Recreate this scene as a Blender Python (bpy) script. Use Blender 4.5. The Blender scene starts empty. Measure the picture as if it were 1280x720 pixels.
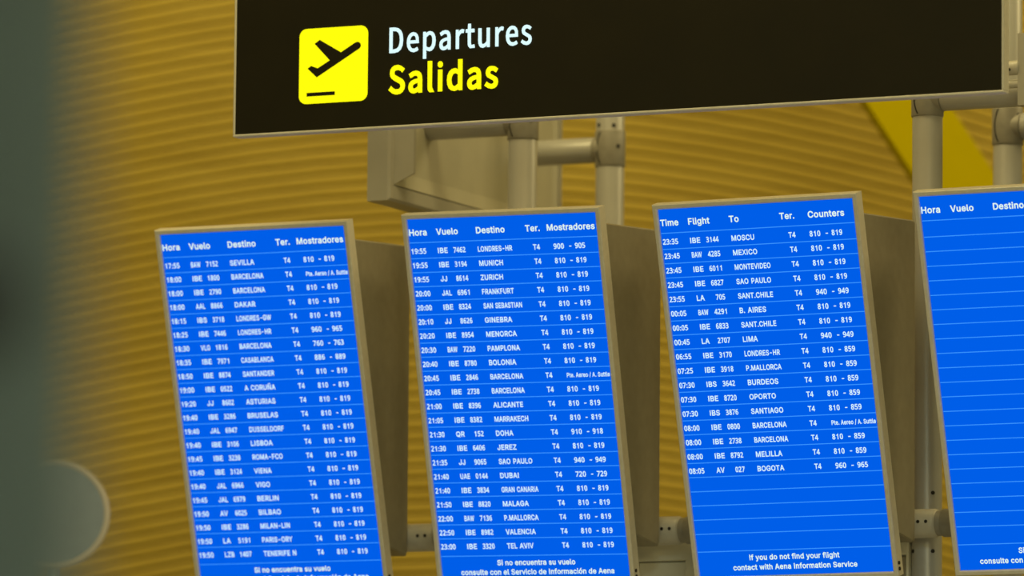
import bpy, bmesh, math, random
from mathutils import Vector, Matrix
from mathutils.geometry import delaunay_2d_cdt

# ---------------------------------------------------------------- camera, world, lights, exposure
scene = bpy.context.scene
COL = scene.collection
random.seed(4)


def lin(r, g, b):
    def f(c):
        c /= 255.0
        return c / 12.92 if c <= 0.04045 else ((c + 0.055) / 1.055) ** 2.4
    return (f(r), f(g), f(b), 1.0)


YAW, PITCH, ROLL = 0.4397, 0.1180, 0.0092
cam_data = bpy.data.cameras.new('camera')
cam = bpy.data.objects.new('camera', cam_data)
COL.objects.link(cam)
fwd = Vector((-math.sin(YAW) * math.cos(PITCH), math.cos(YAW) * math.cos(PITCH), math.sin(PITCH)))
rt0 = Vector((math.cos(YAW), math.sin(YAW), 0))
up0 = rt0.cross(fwd)
rt = rt0 * math.cos(ROLL) + up0 * math.sin(ROLL)
up = up0 * math.cos(ROLL) - rt0 * math.sin(ROLL)
cam.matrix_world = Matrix(((rt.x, up.x, -fwd.x, 8.4484), (rt.y, up.y, -fwd.y, -15.6487),
                           (rt.z, up.z, -fwd.z, 1.6), (0, 0, 0, 1)))
cam_data.sensor_width = 36.0
cam_data.lens = 225.0
cam_data.clip_end = 200
cam_data.dof.use_dof = True
cam_data.dof.focus_distance = 17.1
cam_data.dof.aperture_fstop = 1.9
scene.camera = cam

scene.view_settings.view_transform = 'Standard'
scene.view_settings.look = 'None'
scene.view_settings.exposure = 0.0
scene.view_settings.gamma = 1.0
scene.view_settings.use_curve_mapping = False

world = bpy.data.worlds.new('hall_air')
scene.world = world
world.use_nodes = True
wbg = world.node_tree.nodes['Background']
wbg.inputs['Color'].default_value = (1.0, 0.93, 0.42, 1)
wbg.inputs['Strength'].default_value = 0.19


def area(name, loc, target, size, power, color=(1.0, 0.82, 0.36)):
    l = bpy.data.lights.new(name, 'AREA')
    l.shape = 'RECTANGLE'
    l.size, l.size_y = size
    l.energy = power
    l.color = color
    o = bpy.data.objects.new(name, l)
    COL.objects.link(o)
    o.location = loc
    o.rotation_euler = (Vector(target) - Vector(loc)).to_track_quat('-Z', 'Y').to_euler()
    return o


area('overhead_light', (5.5, 3.4, 6.9), (1.3, 0.5, 3.6), (1.6, 1.6), 75, (1.0, 0.80, 0.36))
area('overhead_light', (1.0, -3.4, 7.4), (1.0, 0.3, 3.4), (2.0, 2.0), 30)
area('front_fill_light', (8.5, -9.5, 5.2), (1.2, 0.2, 3.3), (4.0, 2.0), 150, (1.0, 0.86, 0.42))  # added fill lamp in front, brightens frames, trunking and pole faces
area('wall_washer_light', (1.2, -0.8, 7.4), (-1.0, 3.8, 3.4), (4.0, 0.8), 112)
area('overhead_light', (6.4, -10.0, 7.6), (6.4, -11.6, 2.0), (2.0, 2.0), 560, (0.82, 1.0, 0.90))  # added lamp aimed at the near column to brighten it


# ---------------------------------------------------------------- materials
def mat(name, col, rough=0.5, metal=0.0, noise=0.0, nscale=20.0, spec=0.5):
    m = bpy.data.materials.new(name)
    m.use_nodes = True
    nt = m.node_tree
    b = nt.nodes['Principled BSDF']
    b.inputs['Base Color'].default_value = col
    b.inputs['Roughness'].default_value = rough
    b.inputs['Metallic'].default_value = metal
    b.inputs['Specular IOR Level'].default_value = spec
    if noise > 0:
        tc = nt.nodes.new('ShaderNodeTexCoord')
        n = nt.nodes.new('ShaderNodeTexNoise')
        n.inputs['Scale'].default_value = nscale
        n.inputs['Detail'].default_value = 4
        r = nt.nodes.new('ShaderNodeValToRGB')
        r.color_ramp.elements[0].position = 0.3
        r.color_ramp.elements[1].position = 0.7
        r.color_ramp.elements[0].color = tuple(c * (1 - noise) for c in col[:3]) + (1,)
        r.color_ramp.elements[1].color = tuple(min(1, c * (1 + noise)) for c in col[:3]) + (1,)
        nt.links.new(tc.outputs['Object'], n.inputs['Vector'])
        nt.links.new(n.outputs['Fac'], r.inputs['Fac'])
        nt.links.new(r.outputs['Color'], b.inputs['Base Color'])
    return m


def emit(name, col, strength=1.0):
    m = bpy.data.materials.new(name)
    m.use_nodes = True
    nt = m.node_tree
    b = nt.nodes['Principled BSDF']
    b.inputs['Base Color'].default_value = (0, 0, 0, 1)
    b.inputs['Roughness'].default_value = 0.6
    b.inputs['Specular IOR Level'].default_value = 0.0
    b.inputs['Emission Color'].default_value = col
    b.inputs['Emission Strength'].default_value = strength
    return m


def wood_mat():
    m = bpy.data.materials.new('bamboo_slats')
    m.use_nodes = True
    nt = m.node_tree
    b = nt.nodes['Principled BSDF']
    b.inputs['Roughness'].default_value = 0.55
    b.inputs['Specular IOR Level'].default_value = 0.25
    tc = nt.nodes.new('ShaderNodeTexCoord')
    mp = nt.nodes.new('ShaderNodeMapping')
    mp.inputs['Scale'].default_value = (0.8, 5.0, 26.0)
    n = nt.nodes.new('ShaderNodeTexNoise')
    n.inputs['Scale'].default_value = 1.0
    n.inputs['Detail'].default_value = 5
    r = nt.nodes.new('ShaderNodeValToRGB')
    r.color_ramp.elements[0].position = 0.25
    r.color_ramp.elements[1].position = 0.75
    r.color_ramp.elements[0].color = (0.52, 0.365, 0.045, 1)
    r.color_ramp.elements[1].color = (0.66, 0.48, 0.075, 1)
    nt.links.new(tc.outputs['Object'], mp.inputs['Vector'])
    nt.links.new(mp.outputs['Vector'], n.inputs['Vector'])
    nt.links.new(n.outputs['Fac'], r.inputs['Fac'])
    nt.links.new(r.outputs['Color'], b.inputs['Base Color'])
    return m


M_WOOD = wood_mat()
M_WOODBACK = mat('slat_backing', (0.20, 0.13, 0.02, 1), 0.8)
M_ALU = mat('satin_aluminium', (0.80, 0.74, 0.62, 1), 0.35, 0.1, 0.05, 60)
M_HOUSING = mat('dark_grey_powder_coat', (0.30, 0.265, 0.19, 1), 0.55, 0, 0.06, 30)
M_POLE = mat('grey_painted_steel', (0.50, 0.49, 0.47, 1), 0.35, 0.15, 0.05, 8)
M_COLLAR = mat('cast_grey_clamp', (0.33, 0.31, 0.27, 1), 0.5, 0.15, 0.08, 40)
M_SLEEVE = mat('pale_cast_sleeve', (0.58, 0.55, 0.48, 1), 0.45, 0.1, 0.05, 40)
M_DARK = mat('black_recess', (0.012, 0.010, 0.008, 1), 0.6)
M_TRUNK = mat('pale_grey_trunking', (0.72, 0.69, 0.56, 1), 0.5, 0.0, 0.04, 12)
M_BOX = mat('grey_sheet_metal', (0.44, 0.42, 0.37, 1), 0.5, 0.0, 0.04, 12)
M_PANELIN = mat('pale_sheet_metal', (0.56, 0.53, 0.42, 1), 0.5, 0.0, 0.04, 12)
M_SIGN = mat('dark_brown_sign_face', (0.014, 0.0105, 0.002, 1), 0.5, 0, 0.10, 6, 0.3)
M_YELLOW = mat('yellow_steel_paint', (0.54, 0.43, 0.0, 1), 0.6, 0, 0.03, 4, 0.03)
M_COLUMN = mat('blue_grey_column_paint', (0.20, 0.26, 0.25, 1), 0.6, 0, 0.05, 6)
M_BLACK = mat('black_rubber', (0.010, 0.011, 0.011, 1), 0.6)
M_DISC = mat('grey_disc_face', (0.34, 0.36, 0.36, 1), 0.6, 0, 0.05, 30)
M_RIM = mat('pale_rim', (0.78, 0.62, 0.42, 1), 0.4)
M_FLOOR = mat('polished_stone_floor', (0.42, 0.40, 0.36, 1), 0.3, 0, 0.08, 3)
M_CEIL = mat('pale_ceiling', (0.6, 0.52, 0.34, 1), 0.8, 0, 0.04, 3)
M_BLUE = emit('blue_screen', lin(0, 94, 232))
M_TEXT = emit('pale_cyan_screen_text', lin(214, 245, 255))
M_HEAD = emit('pale_yellow_screen_text', lin(228, 250, 236))
M_RULE = emit('light_blue_screen_rule', lin(58, 150, 255))
M_SYELLOW = emit('lit_yellow_acrylic', (1.05, 1.0, 0.004, 1))
M_SWHITE = emit('lit_white_acrylic', lin(224, 255, 255))


# ---------------------------------------------------------------- mesh helpers
def link(name, bm_or_me, m, parent=None, smooth=False):
    if isinstance(bm_or_me, bmesh.types.BMesh):
        me = bpy.data.meshes.new(name)
        bm_or_me.normal_update()
        bm_or_me.to_mesh(me)
        bm_or_me.free()
    else:
        me = bm_or_me
    for mm in (m if isinstance(m, (list, tuple)) else [m]):
        me.materials.append(mm)
    if smooth:
        for p in me.polygons:
            p.use_smooth = True
    o = bpy.data.objects.new(name, me)
    COL.objects.link(o)
    if parent is not None:
        o.parent = parent
    return o


def thing(name, label, cat, loc=(0, 0, 0), rz=0.0, group=None):
    o = bpy.data.objects.new(name, None)
    o.empty_display_size = 0.1
    COL.objects.link(o)
    o.location = loc
    o.rotation_euler = (0, 0, rz)
    return tag(o, label, cat, group)


def tag(o, label, cat, group=None):
    o['label'] = label
    o['category'] = cat
    if group:
        o['group'] = group
    return o


def structure(o):
    o['kind'] = 'structure'
    return o


def box(bm, x0, x1, y0, y1, z0, z1, bev=0.0, seg=2):
    vs = [bm.verts.new((x, y, z)) for x in (x0, x1) for y in (y0, y1) for z in (z0, z1)]
    fs = [(0, 1, 3, 2), (4, 6, 7, 5), (0, 4, 5, 1), (2, 3, 7, 6), (0, 2, 6, 4), (1, 5, 7, 3)]
    faces = [bm.faces.new([vs[i] for i in f]) for f in fs]
    if bev > 0:
        es = list({e for f in faces for e in f.edges})
        bmesh.ops.bevel(bm, geom=es, offset=bev, segments=seg, affect='EDGES', profile=0.5)
    return faces


def tube(bm, p0, p1, r, seg=32, bev=0.0, r2=None):
    p0, p1 = Vector(p0), Vector(p1)
    r2 = r if r2 is None else r2
    d = (p1 - p0).normalized()
    a = d.orthogonal().normalized()
    b = d.cross(a)
    L = (p1 - p0).length
    if bev > 0:
        st = [(0, r - bev), (bev * .3, r - bev * .3), (bev, r), (L - bev, r2), (L - bev * .3, r2 - bev * .3), (L, r2 - bev)]
    else:
        st = [(0, r), (L, r2)]
    rings = []
    for t, rr in st:
        rings.append([bm.verts.new(p0 + d * t + (a * math.cos(2 * math.pi * k / seg) + b * math.sin(2 * math.pi * k / seg)) * rr)
                      for k in range(seg)])
    for i in range(len(rings) - 1):
        for k in range(seg):
            f = bm.faces.new((rings[i][k], rings[i][(k + 1) % seg], rings[i + 1][(k + 1) % seg], rings[i + 1][k]))
            f.smooth = True
    bm.faces.new(list(reversed(rings[0])))
    bm.faces.new(rings[-1])


def prism(bm, pts, n_off):
    """closed outline pts (Vectors, any plane) extruded by vector n_off"""
    n_off = Vector(n_off)
    a = [bm.verts.new(p) for p in pts]
    b = [bm.verts.new(Vector(p) + n_off) for p in pts]
    bm.faces.new(a)
    bm.faces.new(list(reversed(b)))
    N = len(pts)
    for i in range(N):
        bm.faces.new((a[i], b[i], b[(i + 1) % N], a[(i + 1) % N]))
    bmesh.ops.recalc_face_normals(bm, faces=bm.faces)


# ---------------------------------------------------------------- lettering
# letter outlines: character -> (advance, closed loops of x, y pairs), baseline at 0
SCREEN_GLYPHS = {
    '-': (453, [[93,265,93,167,358,167,358,265]]),
    '.': (188, [[121,-21,143,-6,158,16,162,41,158,67,143,88,121,103,95,109,70,103,48,88,33,67,29,41,33,16,48,-6,70,-21,95,-25]]),
    '/': (249, [[162,554,-13,-97,87,-97,262,554]]),
    '0': (392, [[257,-19,306,9,341,51,364,108,376,177,380,256,370,370,337,459,279,519,197,537,136,529,88,501,53,459,30,402,17,333,14,255,24,141,56,51,113,-9,195,-28],[162,78,139,108,125,167,119,256,125,343,139,402,162,431,196,441,230,431,253,401,268,343,274,256,268,167,253,108,230,78,196,69]]),
    '1': (453, [[318,-19,318,528,242,528,222,482,180,445,100,418,100,330,210,368,210,-19]]),
    '2': (392, [[13,-21,372,-21,372,79,147,74,289,224,334,296,348,337,352,381,342,445,307,496,253,528,185,537,138,532,94,518,6,462,71,386,110,417,160,439,184,442,209,437,228,426,241,405,246,377,243,350,219,295,13,63]]),
    '3': (392, [[253,-16,318,19,359,76,371,145,363,199,333,242,286,273,252,267,279,263,320,293,347,336,355,390,345,450,309,496,255,528,183,537,134,534,88,522,0,470,57,394,124,431,182,442,211,438,232,426,243,410,248,386,242,356,226,333,195,317,151,310,86,310,86,217,203,210,238,197,258,177,265,146,258,114,242,89,211,73,161,67,99,76,8,109,8,6,88,-22,165,-28]]),
    '4': (392, [[222,-21,325,-21,325,93,400,93,400,192,325,192,325,532,227,532,-14,176,-14,93,222,93],[109,192,232,373,240,427,222,192]]),
    '5': (392, [[255,-16,320,22,361,84,374,163,368,215,349,258,319,290,282,314,238,329,190,334,140,329,149,431,336,431,336,530,57,530,34,258,84,228,149,237,214,231,243,217,261,193,267,156,261,115,243,89,214,73,171,68,133,72,25,111,25,6,97,-21,170,-28]]),
    '6': (392, [[277,-15,334,23,370,86,381,164,370,237,335,293,282,329,215,340,173,334,136,320,118,287,134,333,157,392,174,413,196,429,225,440,263,443,343,432,343,531,207,532,160,519,120,496,87,467,62,431,32,351,20,263,24,145,42,84,71,33,111,-1,155,-21,206,-28],[181,71,161,83,146,99,127,149,127,195,133,208,163,236,183,245,206,248,239,242,260,227,273,201,278,164,272,118,257,88,235,73,205,67]]),
    '7': (392, [[66,-21,179,-21,380,454,380,530,10,530,10,431,262,431]]),
    '8': (392, [[246,-23,290,-9,326,15,354,47,371,87,377,133,374,170,359,204,314,252,287,269,297,275,330,306,354,346,361,395,355,438,338,475,311,504,276,523,238,535,157,535,119,523,84,504,56,475,38,438,32,395,40,348,60,306,101,270,85,260,49,228,25,185,16,130,27,65,64,14,122,-18,197,-28],[154,348,142,366,136,392,140,414,152,429,170,439,196,443,224,439,242,430,253,415,257,392,252,367,239,348,197,320],[160,71,138,84,126,104,120,130,124,158,138,182,162,203,188,218,224,199,253,176,268,155,273,132,268,105,254,86,231,71,195,67]]),
    '9': (392, [[190,-23,238,-10,278,13,310,42,336,78,366,158,377,247,374,364,355,426,326,475,289,510,242,530,192,537,120,525,62,486,27,423,16,345,27,272,62,216,115,181,180,169,225,175,262,189,280,222,263,176,241,117,224,96,201,80,172,69,134,66,55,77,55,-22],[158,267,138,282,124,309,119,345,126,391,141,421,163,436,192,442,216,438,237,426,251,410,271,360,271,316,264,301,234,272,215,264,191,262]]),
    ':': (188, [[121,-21,143,-6,158,16,162,41,158,67,143,88,121,103,95,109,70,103,48,88,33,67,29,41,33,16,48,-6,70,-21,95,-25],[121,254,143,269,158,291,162,316,158,342,143,364,121,379,95,383,70,379,48,364,33,342,29,316,33,291,48,269,70,254,95,250]]),
    'A': (480, [[100,-21,211,295,273,499,203,499,380,-21,493,-21,291,530,186,530,-14,-21],[391,121,391,220,89,220,89,121]]),
    'B': (456, [[248,-21,305,-17,353,-1,391,23,418,56,433,95,439,136,435,178,421,213,400,241,374,263,346,277,336,279,336,254,369,269,406,309,416,340,419,374,415,415,399,453,374,484,339,510,293,525,242,530,39,530,39,-21],[146,210,275,207,296,199,312,188,324,173,332,155,334,138,329,114,316,97,290,83,244,78,146,78],[146,431,239,431,276,426,298,413,310,395,315,371,313,354,305,338,294,325,279,315,261,309,146,306]]),
    'C': (510, [[308,-25,348,-15,383,0,415,21,444,48,466,81,483,117,501,181,392,181,381,144,372,127,344,98,309,80,267,74,229,79,195,94,167,119,144,154,130,198,124,254,130,310,144,355,166,389,195,414,229,430,268,435,288,433,328,421,360,398,382,364,392,327,500,327,483,392,466,429,443,461,415,487,383,509,347,524,308,534,266,537,199,528,139,502,88,459,51,402,27,334,19,254,27,174,51,106,88,49,139,7,199,-19,266,-28]]),
    'D': (502, [[296,-13,361,13,414,53,452,109,476,176,483,255,476,334,452,401,415,455,364,496,299,522,226,530,72,530,72,431,220,431,270,425,309,410,338,385,360,352,373,308,378,255,373,202,360,158,338,124,307,99,267,84,214,78,75,78,75,-21,220,-21],[39,530,39,-21,146,-21,146,530]]),
    'E': (419, [[396,-21,396,78,146,78,146,208,376,208,376,307,146,307,146,431,393,431,393,530,39,530,39,-21]]),
    'F': (410, [[146,-21,146,200,367,200,367,299,146,299,146,431,390,431,390,530,39,530,39,-21]]),
    'G': (520, [[331,-21,387,0,434,35,469,80,492,136,499,199,499,277,262,277,262,178,441,198,397,226,389,165,377,133,359,108,335,90,304,78,269,74,230,79,195,94,167,119,144,154,130,198,124,254,130,310,144,355,166,390,194,414,228,430,265,435,308,428,343,410,369,381,395,328,501,328,485,392,445,459,385,507,347,524,307,534,264,537,197,528,138,502,87,459,50,402,26,333,19,254,26,174,50,107,88,50,138,7,199,-19,269,-28]]),
    'H': (517, [[146,-21,146,211,371,211,371,-21,478,-21,478,530,371,530,371,310,146,310,146,530,39,530,39,-21]]),
    'I': (205, [[48,-19,157,-19,157,528,48,528]]),
    'J': (396, [[254,-17,309,18,346,73,357,143,357,530,251,530,251,147,246,111,233,89,212,76,185,71,157,76,138,89,125,111,117,194,12,194,12,143,24,73,60,18,117,-17,185,-28]]),
    'K': (467, [[482,524,355,530,196,358,83,224,91,113],[146,-21,146,530,39,530,39,-21],[487,-20,229,344,162,260,361,-21]]),
    'L': (393, [[382,-21,382,78,146,78,146,530,39,530,39,-21]]),
    'M': (628, [[143,-21,140,478,82,478,272,-21,356,-21,476,284,542,478,486,478,483,-21,589,-21,589,530,462,530,332,194,278,28,352,28,167,530,39,530,39,-21]]),
    'N': (523, [[146,-21,146,291,139,479,74,467,375,-21,484,-21,484,530,378,530,378,195,385,31,446,37,419,92,148,530,39,530,39,-21]]),
    'O': (533, [[335,-19,395,7,445,49,483,106,507,175,514,254,507,333,483,402,445,459,395,502,335,528,267,537,199,528,139,502,89,459,51,402,27,334,19,254,27,174,51,106,89,49,139,7,199,-19,267,-28],[229,79,195,94,167,119,144,153,130,198,124,254,130,310,144,355,167,390,195,415,229,430,267,435,304,430,338,415,367,390,389,356,404,310,409,254,404,198,389,153,367,119,338,94,304,79,267,74]]),
    'P': (445, [[146,-21,146,431,264,428,287,420,303,408,314,392,321,372,321,323,314,304,303,287,287,275,264,267,232,263,88,263,88,165,236,165,294,170,342,188,381,218,409,255,425,299,430,348,425,396,409,440,381,477,342,506,294,524,236,530,39,530,39,-21]]),
    'Q': (533, [[391,-69,505,-67,324,180,208,178],[335,-19,395,7,445,49,483,106,507,175,514,254,507,333,483,402,445,459,395,502,335,528,267,537,199,528,139,502,89,459,51,402,27,334,19,254,27,174,51,106,89,49,139,7,199,-19,267,-28],[229,79,195,94,167,119,144,153,130,198,124,254,130,310,144,355,167,390,195,415,229,430,267,435,304,430,338,415,367,390,389,356,404,310,409,254,404,198,389,153,367,119,338,94,304,79,267,74]]),
    'R': (449, [[146,-21,146,431,266,428,289,421,304,410,315,395,321,376,324,352,321,328,315,310,305,297,289,286,266,279,75,276,75,177,237,177,293,182,342,198,382,225,409,261,426,304,430,352,426,400,409,443,382,480,343,508,294,525,237,530,39,530,39,-21],[463,-21,315,250,195,250,340,-21]]),
    'S': (447, [[282,-25,332,-8,374,18,404,52,423,93,429,139,426,176,414,208,395,234,371,255,320,284,219,313,159,337,147,348,139,360,136,376,138,391,146,406,158,418,175,429,198,435,225,438,261,433,290,420,308,401,322,357,426,357,414,422,394,461,364,492,325,517,279,532,227,537,176,532,129,517,89,493,58,460,38,419,31,372,40,318,71,274,118,241,177,219,287,186,316,165,322,154,325,139,321,121,312,105,298,91,278,80,253,73,225,70,173,79,154,89,139,101,130,118,121,158,13,158,26,89,47,48,78,14,120,-10,168,-25,224,-30]]),
    'T': (449, [[172,431,172,-21,278,-21,278,431,438,431,438,530,11,530,11,431]]),
    'U': (517, [[320,-23,373,-4,417,27,451,69,472,119,478,172,478,530,372,530,372,179,368,149,359,123,342,102,321,87,293,77,259,73,225,77,197,87,175,102,159,123,149,149,145,179,145,530,39,530,39,172,46,118,67,69,99,28,144,-4,198,-23,259,-29]]),
    'V': (480, [[293,-21,493,530,380,530,270,213,206,10,277,10,99,530,-14,530,189,-21]]),
    'W': (686, [[246,-21,338,318,376,496,311,496,330,386,439,-21,546,-21,698,530,587,530,503,201,462,19,524,19,396,530,290,530,204,201,163,19,224,19,98,530,-12,530,139,-21]]),
    'X': (474, [[102,-21,200,117,281,252,191,252,371,-21,494,-20,251,313,251,212,484,529,363,530,280,411,195,271,281,271,115,530,-9,529,225,210,225,311,-20,-20]]),
    'Y': (472, [[289,-21,289,202,493,530,369,530,262,354,190,209,281,209,255,273,103,530,-22,530,182,202,182,-21]]),
    'Z': (438, [[420,-21,420,78,61,75,91,-9,418,455,418,530,19,530,19,431,377,433,347,517,21,53,21,-21]]),
    'a': (389, [[223,-19,267,9,283,31,256,31,256,-21,358,-21,358,252,354,295,341,330,322,357,298,378,270,392,217,404,160,403,95,383,65,362,40,334,11,278,111,249,124,276,144,295,175,308,216,308,230,303,241,296,248,288,254,257,254,253,255,254,93,223,44,195,25,172,14,143,9,108,15,67,30,33,54,6,85,-14,122,-26,161,-30],[138,72,118,86,115,92,116,118,119,124,142,139,255,164,255,140,252,121,245,104,233,89,218,78,197,70,171,66]]),
    'c': (396, [[267,-21,318,4,358,44,393,116,290,142,280,111,266,91,249,77,206,67,180,71,158,83,141,101,128,125,120,155,117,187,120,220,128,250,141,275,158,293,179,304,223,308,247,300,265,287,293,238,390,262,372,311,339,356,293,387,237,404,206,405,153,398,106,378,66,344,37,300,19,247,13,187,19,128,37,76,66,32,106,-2,153,-22,207,-29]]),
    'd': (424, [[232,-26,262,-15,302,16,318,38,292,38,292,-21,393,-21,393,530,290,530,290,340,317,340,302,361,263,392,232,402,196,405,145,398,101,379,63,346,36,302,18,249,13,189,18,129,36,75,63,31,99,-2,145,-22,195,-29],[179,71,158,83,141,100,129,125,120,155,117,189,120,223,128,253,141,277,158,294,179,305,205,309,231,305,251,295,267,278,280,255,288,225,291,189,288,154,279,123,267,99,250,82,230,71,205,68]]),
    'e': (404, [[253,-26,291,-16,323,1,350,24,371,52,394,106,297,129,270,88,246,73,212,67,184,71,162,79,144,94,129,115,121,143,117,179,120,237,128,261,141,280,158,295,179,306,205,309,231,306,251,297,266,281,279,261,286,233,292,165,364,229,54,242,54,148,393,148,389,245,377,289,359,327,334,356,305,379,273,394,239,403,204,405,151,398,103,377,65,343,36,299,18,246,13,187,19,127,37,76,66,32,106,-2,156,-23,212,-29]]),
    'f': (254, [[-15,400,-15,306,249,306,249,400],[163,-21,163,418,165,437,170,445,178,450,195,453,242,444,270,538,186,551,127,539,99,521,78,498,63,467,60,433,60,-21]]),
    'g': (425, [[255,-168,299,-156,337,-134,368,-102,387,-60,393,-10,393,400,292,400,292,340,319,340,303,361,263,392,232,403,195,405,146,398,101,379,64,346,36,302,18,250,13,191,18,132,36,81,64,39,102,9,146,-10,195,-16,231,-13,262,-3,302,26,317,47,290,47,290,-4,284,-38,268,-58,243,-72,206,-76,182,-74,162,-68,149,-61,105,-15,22,-61,48,-105,94,-145,127,-160,165,-169,207,-172],[178,83,157,93,141,109,128,131,120,159,117,193,120,225,128,254,141,278,158,295,178,305,205,309,231,305,252,295,268,278,280,256,288,227,291,193,288,158,280,129,268,108,252,93,231,83,205,80]]),
    'h': (410, [[138,252,145,273,156,288,171,298,189,305,209,308,238,303,257,289,270,268,275,233,275,-21,378,-21,378,241,374,289,360,331,336,364,305,388,269,401,227,405,181,399,139,379,107,344,68,266,135,266,135,530,32,530,32,-21,135,-21,135,226]]),
    'i': (167, [[135,-21,135,400,32,400,32,-21],[108,426,129,440,143,460,147,483,143,507,129,527,108,541,84,545,57,541,25,510,20,483,25,457,57,426,84,422]]),
    'l': (189, [[152,-23,206,-14,187,75,137,75,138,75,136,80,135,530,32,530,32,83,38,40,59,5,94,-17]]),
    'm': (610, [[135,-21,135,237,138,261,144,279,155,292,168,301,183,307,199,309,222,306,238,295,249,280,253,258,253,-21,356,-21,356,245,364,280,386,302,400,307,418,309,441,306,459,297,470,281,475,252,475,-21,578,-21,578,256,574,301,560,338,537,369,507,391,473,404,437,407,403,404,373,394,345,378,321,357,303,331,281,274,350,274,328,341,302,377,265,400,220,407,191,405,162,395,116,360,99,332,78,274,133,274,133,400,32,400,32,-21]]),
    'n': (410, [[138,252,145,273,156,288,171,298,189,305,209,308,238,303,257,289,270,268,275,233,275,-21,378,-21,378,241,374,289,360,331,336,364,305,388,269,401,227,405,181,399,139,379,107,344,68,266,133,266,133,400,32,400,32,-21,135,-21,135,226]]),
    'o': (415, [[261,-22,310,-2,349,32,378,76,397,128,402,187,397,248,378,300,349,344,310,378,261,398,207,405,153,398,106,378,66,344,37,300,19,247,13,187,19,128,37,76,66,32,106,-2,153,-22,207,-29],[180,71,158,83,141,101,128,125,120,155,117,187,120,220,128,250,141,275,158,293,180,305,207,309,235,305,257,293,275,275,287,250,295,220,298,187,295,155,287,125,275,101,257,83,235,71,207,67]]),
    'r': (259, [[135,-21,135,236,138,257,144,273,155,286,169,296,187,302,207,305,264,299,264,406,176,401,140,385,114,361,120,348,133,400,32,400,32,-21]]),
    's': (365, [[227,-26,269,-13,303,7,329,35,346,69,352,107,345,150,322,186,284,213,179,243,137,260,132,267,130,276,133,289,144,300,162,309,187,312,213,308,230,299,240,287,256,253,352,275,333,326,315,353,292,375,262,391,227,402,187,405,145,402,106,389,74,371,48,345,31,311,26,274,33,229,57,193,94,167,143,150,228,128,239,120,245,113,247,104,243,92,232,79,211,70,181,66,156,69,136,78,123,91,107,131,10,110,26,54,46,24,72,1,104,-17,142,-26,182,-29]]),
    't': (227, [[-15,400,-15,306,225,306,225,400],[44,91,52,44,77,5,118,-18,168,-25,238,-16,219,75,155,74,152,76,149,81,147,492,44,492]]),
    'u': (410, [[228,-20,270,0,304,35,340,113,277,113,277,-21,378,-21,378,400,275,400,275,154,272,127,265,107,253,92,238,80,221,74,201,71,172,76,153,90,139,112,135,145,135,400,32,400,32,138,36,91,50,49,74,16,105,-7,141,-22,182,-26]]),
    'v': (389, [[240,-21,402,400,290,400,204,162,156,0,234,0,207,93,99,400,-14,400,149,-21]]),
    'w': (567, [[215,-21,318,359,250,359,352,-21,445,-21,573,400,464,400,364,20,428,20,412,96,332,400,236,400,186,219,138,20,201,20,185,96,103,400,-5,400,122,-21]]),
    'y': (389, [[120,-164,148,-155,172,-141,193,-120,210,-95,402,400,290,400,204,162,156,0,234,0,207,93,99,400,-14,400,140,-1,123,-47,106,-66,101,-68,45,-64,20,-158]]),
    'Ñ': (523, [[146,-21,146,291,139,479,74,467,375,-21,484,-21,484,530,378,530,378,195,385,31,446,37,419,92,148,530,39,530,39,-21],[338,560,363,582,377,612,385,667,303,667,295,640,299,642,234,668,185,663,160,641,147,611,139,556,225,556,227,580,230,584,223,582,291,556]]),
    'ó': (415, [[261,-22,310,-2,349,32,378,76,397,128,402,187,397,248,378,300,349,344,310,378,261,398,207,405,153,398,106,378,66,344,37,300,19,247,13,187,19,128,37,76,66,32,106,-2,153,-22,207,-29],[180,71,158,83,141,101,128,125,120,155,117,187,120,220,128,250,141,275,158,293,180,305,207,309,235,305,257,293,275,275,287,250,295,220,298,187,295,155,287,125,275,101,257,83,235,71,207,67],[242,408,336,550,215,550,148,408]]),
}
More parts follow.
